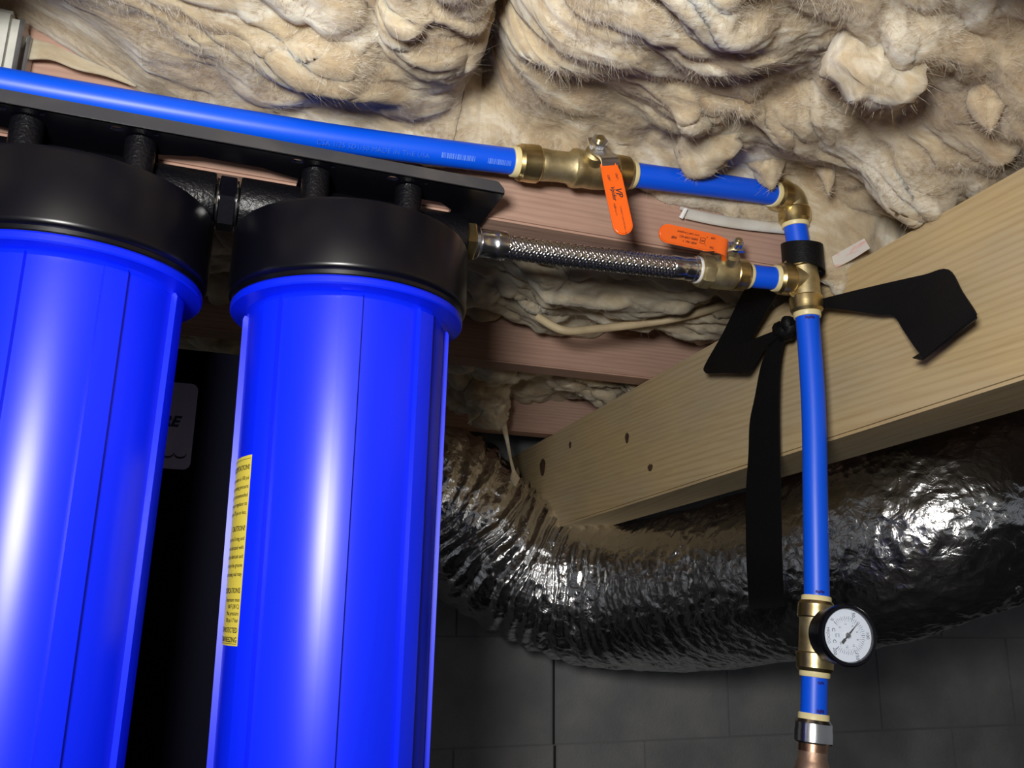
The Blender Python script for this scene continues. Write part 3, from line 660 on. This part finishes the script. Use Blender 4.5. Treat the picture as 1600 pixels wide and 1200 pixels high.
def tee():
    t = thing('pipe_tee', 'brass push-fit tee half wrapped by the black strap', 'pipe fitting', TC+Vector((0, 0, -.04)))
    obj('tee_body', MB().tube([TC+TU*.020, TC, TC+TD*.022], .0142, 40), BRASSR, t)
    obj('branch', MB().tube([TC, TC+TL*.020], .0140, 40), BRASSR, t)
    for s, d in ((1, TU), (1, TD)):
        web = MB().prism([(0, 0), (.017, 0), (.010, .010), (0, .017)], TC+TL*.008+d*.008-Vector((0, .0015, 0)), TL, d, .003); obj('casting_web', web, BRASSR, t, bevel=.0008)
    pushend(TC+TU*.013, TU, t, lc=.0150, rl=.004)
    pushend(TC+TL*.014, TL, t, lc=.0150, rl=.004)
    return pushend(TC+TD*.017, TD, t, lc=.0165, rl=.005)
t_end = tee()
PB = Vector((.4273, -.0090, -.2060))
pv, pvp = pex('blue_pipe', [tuple(t_end+Vector((0, 0, .006))), (.4378, -.012, -.03), (.4325, -.0105, -.125), tuple(PB-Vector((0, 0, .006)))], 'long upright blue pipe in front of the girder and foil duct')
mk = MB(); 
def mark(parent, O, dx, w, h):
    m = MB(); O = Vector(O); n = 6
    base = math.atan2(-.62+.0, -.55) + dx
    v = []
    for z in (-h/2, h/2):
        for k in range(n+1):
            a = base+(k/n-.5)*w; v.append(O+Vector(((PR+.0003)*math.cos(a), (PR+.0003)*math.sin(a), z+.0006*math.sin(k*2.1))))
    m.add(v, [(k, k+1, n+2+k, n+1+k) for k in range(n)]); obj('marker_line', m, INKBLUE, parent)
mark(pv, (t_end.x, t_end.y, t_end.z-.003), .25, .8, .0025); mark(pv, (PB.x, PB.y, PB.z+.0035), .35, .7, .0022)
# --- gauge tee and gauge
GD = Vector((-.0085, 0, -.0700)).normalized(); 
def gauge_tee():
    t = thing('gauge_tee', 'brass push-fit tee carrying the round pressure gauge', 'pipe fitting', PB+GD*.07)
    pushend(PB+GD*.0195, -GD, t, lc=.0150, rl=.0045, rc=.0160)
    obj('tee_body', MB().tube([PB+GD*.016, PB+GD*.052], .0140, 40), BRASSR, t)
    e = pushend(PB+GD*.0485, GD, t, lc=.0160, rl=.0045, rc=.0160)
    c = PB+GD*.034; gd = Vector((-.20, -.97, .03)).normalized()
    obj('threaded_outlet', MB().lathe([(.0095, .006), (.0090, .019), (.0075, .020), (.0060, .021)], c, gd, 28), BRASSR, t)
    return e, c, gd
g_end, gc, gd = gauge_tee()
def gauge():
    t = thing('pressure_gauge', 'round pressure gauge with a white dial and black rim', 'gauge', gc+gd*.035+Vector((0, 0, -.025)))
    obj('connector', MB().lathe([(.0058, .0205), (.0058, .026), (.009, .026), (.009, .030)], gc, gd, 6), BRASS, t, sharp=20)
    R = .0238
    obj('case', MB().lathe([(.010, .0285), (.018, .0290), (.0222, .031), (.0232, .034), (.0232, .050), (.0245, .051), (.0250, .0525), (.0248, .056), (.0238, .0575), (.0215, .0575), (.0208, .0545), (.0206, .0535)], gc, gd, 64), STEELB, t)
    F = gc+gd*.0545; d = obj('dial', MB().lathe([(.0210, -.001), (.0210, 0)], F, gd, 48), GFACE, t)
    # dial axes: gauge is turned a quarter so that 50 is at the top and 100 at the right
    ey = (Vector((0, 0, 1))-gd*gd.z).normalized(); ex = ey.cross(gd); ey2 = ex.copy()
    fn0 = planar(F, ex, ey, .0002)
    if ex.x < 0: pass
    pol = lambda psi: math.radians(135-psi/200*270)       # 0 upper left, 100 right, 200 lower left
    m = MB()
    for i in range(0, 41):
        a = pol(i*5); r0, r1 = (.0128, .0150) if i % 2 else (.0122, .0155); w_ = .00016 if i % 10 else .00028
        c, s = math.cos(a), math.sin(a); m.add([fn0(r*c-q*s, r*s+q*c) for r in (r0, r1) for q in (-w_, w_)], [(0, 1, 3, 2)])
    for i in range(0, 29):
        a = pol(i*7.25*.965); r0, r1 = (.0106, .0120) if i % 4 == 0 else (.0112, .0120); w_ = .0001
        c, s = math.cos(a), math.sin(a); m.add([fn0(r*c-q*s, r*s+q*c) for r in (r0, r1) for q in (-w_, w_)], [(0, 1, 3, 2)])
    rot = lambda cx, cy: (lambda x, y: fn0(cx+y, cy-x))     # lettering turned clockwise by 90 degrees
    for psi in (0, 50, 100, 150, 200): put_text(m, str(psi), .0040, rot(.0176*math.cos(pol(psi)), .0176*math.sin(pol(psi))), bold=.01)
    for b in (0, 2, 4, 6, 8, 10, 12, 14): a = pol(b*14.5); put_text(m, str(b), .0024, rot(.0090*math.cos(a), .0090*math.sin(a)), bold=.01)
    put_text(m, 'psi', .0026, rot(-.0075, 0)); put_text(m, 'bar', .0026, rot(-.0100, 0))
    put_text(m, 'C', .0040, rot(-.0120, .0045), bold=.02); put_text(m, 'C', .0040, rot(-.0120, -.0045), bold=.02)
    put_text(m, 'MEJOCO', .0034, rot(-.0168, 0))
    obj('scale_markings', m, GREYINK, d)
    a = pol(66); c, s = math.cos(a), math.sin(a); fn1 = planar(F, ex, ey, .0011)
    nd = MB(); nd.add([fn1(x*c-y*s, x*s+y*c) for x, y in ((.0158, 0), (0, .0009), (-.0040, .0006), (-.0042, .0012), (-.0085, .0012), (-.0085, -.0012), (-.0042, -.0012), (-.0040, -.0006), (0, -.0009))], [tuple(range(9))])
    obj('needle', nd, INK, t); obj('needle_hub', MB().lathe([(.0023, 0), (.0023, .0016), (.0016, .0024)], F, gd, 20), STEEL, t)
    gl = bpy.data.materials.new('gauge_glass'); gl.use_nodes = True; b = gl.node_tree.nodes['Principled BSDF']; b.inputs['Alpha'].default_value = .04; b.inputs['Roughness'].default_value = .05
    obj('lens', MB().lathe([(.0207, .0022), (.0207, .0028)], F, gd, 48), gl, t)
gauge()
# --- lower blue stub, chrome coupling, copper tee and pipe
CB = g_end; LD = Vector((-.006, 0, -.05)).normalized(); C1 = CB+LD*.030
pl, _ = pex('blue_pipe', [tuple(CB-LD*.006), tuple(C1+LD*.006)], 'short blue pipe stub under the pressure gauge')
mark(pl, CB+LD*.004, .55, .5, .002); mark(pl, C1-LD*.003, .55, .6, .003)
cc = thing('coupling', 'shiny chromed push-fit coupling on top of the copper fitting', 'pipe fitting', C1+LD*.03)
pushend(C1+LD*.0235, -LD, cc, lc=.0190, rl=.0050, rc=.0160, metal=CHROME)
obj('spigot', MB().lathe([(.0120, .022), (.0122, .030)], C1, LD, 36), COPPER, cc)
ct = thing('copper_tee', 'dull copper fitting at the bottom edge, under the chromed coupling', 'pipe fitting', C1+LD*.08)
D0 = C1+LD*.0265
obj('neck', MB().lathe([(.0117, .0), (.0119, .010), (.0130, .012), (.0150, .018), (.0158, .026), (.0158, .060), (.0135, .066), (.0120, .075)], D0, LD, 40), COPPERD, ct)
obj('branch', MB().tube([D0+LD*.036, D0+LD*.036+Vector((.020, -.006, -.002)), D0+LD*.036+Vector((.045, -.013, -.004))], [.0150, .0140, .0145], 36), COPPERD, ct)
cp = D0+LD*.066
tag(obj('copper_pipe', MB().tube([cp, cp+Vector((-.002, 0, -.2)), Vector((cp.x-.004, cp.y, -.95))], .0111, 28), COPPER, loc=(cp.x, cp.y, -.95)), 'copper riser pipe coming up from the floor below the copper fitting', 'pipe')
# --- braided hose, lower valve
H0 = Vector((.0920, 0, .0845)); H1 = Vector((.3240, -.0005, .0930))
def hose():
    t = thing('braided_hose', 'braided stainless steel hose between the right filter head and lower valve', 'hose', (H0+H1)/2+Vector((0, 0, -.012)))
    d = (H1-H0).normalized()
    obj('hex_adapter', MB().lathe([(.0140, -.004), (.0140, 0), (.0168, .0), (.0178, .001), (.0178, .0082), (.0165, .0095), (.0125, .0098)], H0, d, 6, ph=.4), BRASS, t, sharp=20)
    obj('swivel_nut', MB().lathe([(.0118, .009), (.0148, .0098), (.0150, .0125), (.0122, .015), (.0120, .018)], H0, d, 40), CHROME, t)
    def dent(r, tt, th): return r-(.0007 if math.sin(th*6) > .55 and .02 < tt < .026 else 0)
    obj('crimp_sleeve', MB().lathe([(.0112, .0150), (.0124, .0155), (.0124, .018), (.0123, .0205), (.0122, .0255), (.0124, .0285), (.0129, .0295), (.0131, .0310), (.0131, .0375), (.0127, .0390), (.0108, .0390)], H0, d, 48, mod=dent), STEEL, t)
    L = (H1-H0).length; s0, s1 = .037, L-.024
    def ctr(s): 
        q = s/L; return H0.lerp(H1, q)+Vector((0, .0, -.0012*math.sin(math.pi*q)))
    obj('hose_liner', MB().tube([ctr(s0+(s1-s0)*k/20) for k in range(21)], .0096, 24), DARKRUB, t)
    br = MB(); x, y, _ = basis(d); NW = 12; turns = (s1-s0)/.040; K = 150
    for sg in (1, -1):
        for j in range(NW):
            A, B = [], []
            for k in range(K+1):
                q = k/K; s = s0+(s1-s0)*q; th = sg*2*math.pi*turns*q+2*math.pi*j/NW
                rr = .0102+.00050*math.cos(sg*(NW*(2*math.pi*turns*q))+ (0 if sg > 0 else math.pi)+j*math.pi)
                wd = .00095; c = ctr(s); e = x*math.cos(th)+y*math.sin(th); tn = x*-math.sin(th)+y*math.cos(th)
                dirv = (d*1.0+tn*sg*rr*2*math.pi*turns/(s1-s0)).normalized(); sd = e.cross(dirv)
                A.append((c+e*(rr-.0001)-sd*wd, c+e*(rr+.00055), c+e*(rr-.0001)+sd*wd))
            v = [p for a in A for p in a]; f = [(3*k+i, 3*k+i+1, 3*k+i+4, 3*k+i+3) for k in range(K) for i in range(2)]
            br.add(v, f)
    b = obj('wire_braid', br, WIRE, t, sharp=180); b['kind'] = 'stuff'
    obj('end_ferrule', MB().lathe([(.0105, L-.028), (.0112, L-.027), (.0112, L-.016), (.0108, L-.015), (.0112, L-.0135), (.0114, L-.006), (.0108, L-.0055)], H0, d, 40), STEEL, t)
    obj('swivel_collar', MB().lathe([(.0112, L-.006), (.0126, L-.005), (.0126, L-.0015), (.0115, L)], H0, d, 40), CHROME, t)
    obj('gasket', MB().lathe([(.0122, L-.0012), (.0131, L-.001), (.0131, L+.0012), (.0122, L+.0015)], H0, d, 40), WHITEP, t)
hose()
def valve_low():
    V0 = H1+(H1-H0).normalized()*.0012; V1 = TC+TL*.047; d = (V1-V0).normalized(); L = (V1-V0).length - .012
    t = thing('ball_valve', 'brass ball valve at the end of the braided hose, orange handle pointing left', 'valve', (V0+V1)/2+Vector((0, 0, -.018)), 'brass ball valves')
    at = lambda s: V0+d*s
    obj('hex_end', MB().lathe([(.0150, 0), (.0166, .0010), (.0172, .0030), (.0172, .0105), (.0160, .0125)], V0, d, 8, ph=.2), BRASSR, t, sharp=20)
    Lb = L-.018
    obj('valve_body', MB().lathe([(.0150, .011), (.0152, .014), (.0160, .018), (.0164, .024), (.0160, .031), (.0152, .037), (.0146, .040), (.0146, Lb+.001)], V0, d, 44), BRASSR, t)
    e = pushend(at(Lb), d, t, lc=.0145, rl=.004, rc=.0158)
    sd = Vector((-.10, -.88, .46)).normalized(); b = at(.026)
    obj('stem', MB().lathe([(.0090, .010), (.0088, .022), (.0072, .023), (.0058, .024), (.0050, .038)], b, sd, 28), BRASSR, t)
    nutp = b+sd*.0330
    obj('stem_nut', MB().lathe([(.0050, 0), (.0058, .0006), (.0058, .0046), (.0050, .0056)], nutp, sd, 6), CHROME, t, sharp=20)
    obj('stem_tip', MB().lathe([(.0034, 0), (.0034, .002), (.0028, .0026)], nutp+sd*.0056, sd, 18), BRASS, t)
    hO = Vector((.3165, -.0520, .0960)); exh = Vector((-.99, .0, .035)).normalized(); eyh = Vector((.0, .30, -.95)); eyh = (eyh-exh*eyh.dot(exh)).normalized()
    if exh.cross(eyh).y > 0: eyh = -eyh
    P0 = b+sd*.0315; ey = eyh; W = .0125; k = Vector((-1, 0, 0)); k = (k-sd*k.dot(sd)).normalized(); ws = sd.cross(k).normalized()
    if ws.dot(ey) < 0: ws = -ws
    cp = [P0-k*.007, P0, P0+k*.007, hO-exh*.004-Vector((0, -.0035, .0)), hO+exh*.004]
    wv = [ws, ws, ws, (ws+ey).normalized(), ey]
    obj('lever_root', MB().ribbon([p-q*W*.5 for p, q in zip(cp, wv)], [p+q*W*.5 for p, q in zip(cp, wv)], .0022, 4), CHROME, t)
    def txt(m, fn):
        g = lambda x, y: fn(x, y)
        put_text(m, 'ON', .0027, lambda x, y: g(.0095+x, .0042+y), bold=.02); put_text(m, 'OFF', .0027, lambda x, y: g(.0095+x, -.0042+y), bold=.02)
        for q in range(8):
            a = math.radians(105+150*q/7); a2 = math.radians(105+150*(q+.8)/7)
            m.add([g(.0150+.0020*math.cos(p)*-1, r*math.sin(p)) for p in (a, a2) for r in (.0038, .0044)], [(0, 1, 3, 2)])
        for r_ in (rrect(.0052, .0052, .0008),):
            o2 = r_; i2 = rrect(.0045, .0045, .0006); nn = len(o2)
            m.add([g(.0195+p[0], p[1]) for p in o2]+[g(.0195+p[0], p[1]) for p in i2], [(q, (q+1) % nn, nn+(q+1) % nn, nn+q) for q in range(nn)])
        put_text(m, 'UPC', .0021, lambda x, y: g(.0195+x, y), bold=.03)
        put_text(m, 'ASSE 1061  1', .0026, lambda x, y: g(.0320+x, .0036+y), bold=.02)
        put_text(m, '200PSI CWP 4C1', .0026, lambda x, y: g(.0335+x, .0+y), bold=.02)
        put_text(m, 'Low Lead Compliant', .0026, lambda x, y: g(.0345+x, -.0036+y), bold=.01)
        put_text(m, 'NSF', .0030, lambda x, y: g(.0480+x, .0022+y), bold=.03)
    hd = lever(t, hO, exh, eyh, .0620, .0165, None, txt)
    obj('handle_neck', MB().ribbon([hO-eyh*.0070+exh*.004, hO-eyh*.0060-exh*.004, hO-eyh*.0040-exh*.0085+Vector((0, .004, 0))], [hO+eyh*.0076+exh*.004, hO+eyh*.0090-exh*.004, hO+eyh*.0115-exh*.0085+Vector((0, .004, 0))], .0036, 5), ORANGE, hd)
    return e, d
v_end, vd = valve_low()
s1 = TC+TL*.033
ps, _ = pex('blue_pipe', [tuple(v_end-vd*.004), tuple(s1)], 'short blue pipe stub between the lower valve and the brass tee')

# ================================================================== black strap
def strap():
    t = thing('webbing_strap', 'black webbing strap knotted behind the upright blue pipe, tails loose', 'strap', (.49, .16, -.205))
    R1 = .0192; wrap_a, wrap_b = [], []
    for k in range(13):
        a = math.radians(-250+250*k/12+10); c = Vector((.4383, -.0125, .118)); r = R1
        wrap_a.append(c+Vector((r*math.cos(a), r*math.sin(a), .014+.004*math.sin(a)))); wrap_b.append(c+Vector((r*math.cos(a), r*math.sin(a), -.0145-.004*math.cos(a))))
    obj('pipe_wrap', MB().ribbon(wrap_a, wrap_b, .0014, 3), STRAPM, t)
    obj('loop_band', MB().ribbon([(0.4400, 0.0060, 0.1290), (0.432, 0.0389, 0.131), (0.44, 0.0852, 0.1217), (0.46, 0.1608, 0.0957), (0.462, 0.2029, 0.0696), (0.455, 0.1962, 0.057), (0.458, 0.1862, 0.055), (0.462, 0.159, 0.0758), (0.462, 0.1215, 0.0727), (0.462, 0.092, 0.0715), (0.462, 0.0641, 0.0703), (0.465, 0.0539, 0.0725)],
        [(0.4440, 0.0060, 0.1000), (0.44, 0.0242, 0.1), (0.45, 0.0563, 0.0949), (0.465, 0.107, 0.0801), (0.468, 0.137, 0.065), (0.460, 0.1474, 0.0487), (0.455, 0.115, 0.0346), (0.457, 0.1019, 0.0409), (0.46, 0.0912, 0.0514), (0.46, 0.0794, 0.0567), (0.462, 0.0596, 0.0619), (0.465, 0.0527, 0.0637)], .0013, 5), STRAPM, t)
    obj('hanging_tail', MB().ribbon([(0.462, 0.0566, 0.0702), (0.462, 0.0762, 0.0596), (0.462, 0.0952, 0.0396), (0.464, 0.1126, 0.008), (0.466, 0.1274, -0.0176), (0.468, 0.1359, -0.0518), (0.47, 0.1474, -0.0927), (0.472, 0.1542, -0.1341), (0.474, 0.1592, -0.1684), (0.500, 0.1964, -0.2058), (.53, .239, -.217)],
        [(0.462, 0.0425, 0.0637), (0.462, 0.0551, 0.0535), (0.462, 0.0639, 0.0314), (0.464, 0.0721, -0.0011), (0.466, 0.0775, -0.0274), (0.468, 0.0826, -0.0604), (0.47, 0.0873, -0.0999), (0.472, 0.093, -0.1389), (0.474, 0.0981, -0.1711), (0.500, 0.1326, -0.2023), (.53, .172, -.213)], .0013, 5), STRAPM, t)
    kn = MB(); pts = []
    for k in range(40):
        a = 2*math.pi*k/39*1.5; pts.append(Vector((.462+.004*math.sin(a*1.3), .053+.011*math.cos(a), .0665+.007*math.sin(a*2))))
    kn.tube(pts, [.006+.002*math.sin(k) for k in range(40)], 12); obj('knot_bulge', kn, STRAPM, t)
    obj('short_tail', MB().ribbon([(.458, .045, .070), (0.452, -0.0057, 0.0776), (0.458, -0.0154, 0.0778), (0.465, -0.053, 0.0742), (0.47, -0.0952, 0.0686), (0.472, -0.1257, 0.0636), (0.47, -0.1523, 0.058), (0.462, -0.1702, 0.0307), (0.455, -0.1865, 0.0055), (0.463, -0.1752, 0.0041)],
        [(.458, .045, .064), (0.452, -0.0049, 0.0699), (0.458, -0.0142, 0.0683), (0.465, -0.0504, 0.0534), (0.47, -0.0724, 0.0438), (0.472, -0.0868, 0.0382), (0.47, -0.098, 0.0213), (0.462, -0.1152, 0.0013), (0.455, -0.1304, -0.0156), (0.463, -0.1116, -0.0088)], .0013, 5), STRAPM, t)
strap()

# ================================================================== cables and odds
tag(obj('electrical_cable', MB().tube(catmull([(0.3123, -.004, 0.1476), (0.3422, -.004, 0.1468), (0.3788, -.004, 0.1477), (0.4361, -.003, 0.1527), (0.486, .0, 0.1587)], 8), .0058, 16, flat=.5), CABW, loc=(.3123, -.004, .147)), 'flat white cable stapled along the joist below the upper blue pipe', 'cable')
tag(obj('electrical_cable', MB().tube(catmull([(.27, .27, .125), (0.295, 0.25, 0.1053), (0.3376, 0.25, 0.1123), (0.394, 0.24, 0.123), (0.4367, 0.22, 0.1305), (0.4794, 0.2, 0.143), (0.5186, 0.15, 0.152), (0.544, 0.1, 0.1561)], 8), .0052, 14), CABY, loc=(.295, .25, .105)), 'yellowed cable crossing the shaded insulation towards the girder', 'cable')
tag(obj('cable_staple', MB().tube([(.3100, -.001, .1535), (.3085, -.010, .1480), (.3070, -.004, .1420)], .0022, 8), WHITEP, loc=(.3085, -.004, .142)), 'small white staple at the end of the flat white cable', 'staple')
tag(obj('paper_facing', MB().ribbon([(.470, -.010, .1225), (.477, -.026, .1275), (.484, -.048, .1320)], [(.476, -.008, .1130), (.483, -.028, .1165), (.488, -.050, .1215)], .0008), PAPER, loc=(.478, -.028, .1165)), 'torn pink-striped paper facing lying along the top of the girder', 'paper')
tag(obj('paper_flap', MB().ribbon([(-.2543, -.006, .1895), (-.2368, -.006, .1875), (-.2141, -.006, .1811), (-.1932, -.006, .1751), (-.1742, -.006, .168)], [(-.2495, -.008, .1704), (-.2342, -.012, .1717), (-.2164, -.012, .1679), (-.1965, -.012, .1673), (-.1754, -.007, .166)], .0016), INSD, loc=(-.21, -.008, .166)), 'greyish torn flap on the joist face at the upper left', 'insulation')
wb = thing('junction_box', 'off-white box with a steel edge at the upper left corner', 'box', (-.285, .0, .14))
obj('body', MB().box((-.335, -.018, .138), (-.2575, .003, .205)), WPAINT, wb, bevel=.006)
obj('steel_edge', MB().box((-.2565, -.020, .138), (-.2535, .003, .196)), GALV, wb, bevel=.0006)
obj('steel_edge', MB().box((-.2515, -.014, .138), (-.2490, .003, .187)), GALV, wb, bevel=.0006)
pp = struct(obj('trim_1', MB().box((-.42, -.0005, .172), (-.17, .0035, .19)), PLY)) if False else None

# black panel with the grey label behind the housings
bp = thing('back_panel', 'black stand panel behind the two filter housings', 'panel', (-.16, .165, -.95))
obj('sheet', MB().box((-.40, .162, -.95), (.045, .168, .008)), PANELM, bp, bevel=.001)
lab = obj('name_label', MB().prism(rrect(.125, .079, .006, cx=-.1705, cy=-.0640), (0, .1615, 0), (1, 0, 0), (0, 0, 1), .0004), GREYL, bp); lab['label'] = 'grey name label with dark lettering and a wave line'
lm = MB(); lf = planar((-.1705, .1610, -.064), (1, 0, 0), (0, 0, 1), .0003)
put_text(lm, 'PURE', .0135, lambda x, y: lf(x+.033, y+.003), shear=.3, bold=.04)
for k in range(8):
    for q in range(6):
        a0 = math.pi*(1+q/6); a1 = math.pi*(1+(q+1)/6); cx = .053-k*.0105
        m_ = [(cx+.00525*math.cos(a), -.0245+.0040*math.sin(a)*1.0) for a in (a0, a1)]
        lm.add([lf(m_[0][0], m_[0][1]), lf(m_[1][0], m_[1][1]), lf(m_[1][0], m_[1][1]-.0018), lf(m_[0][0], m_[0][1]-.0018)], [(0, 1, 2, 3)])
lm.add([lf(.016, -.011), lf(.025, -.0085), lf(.019, -.016)], [(0, 1, 2)])
obj('lettering', lm, INK, lab)

# lift everything so that the crawl-space floor lies at z = 0
for o in bpy.data.objects:
    if o.parent is None and o.type in {'MESH', 'EMPTY', 'CURVE'}: o.location.z += ZO
bpy.context.view_layer.update()
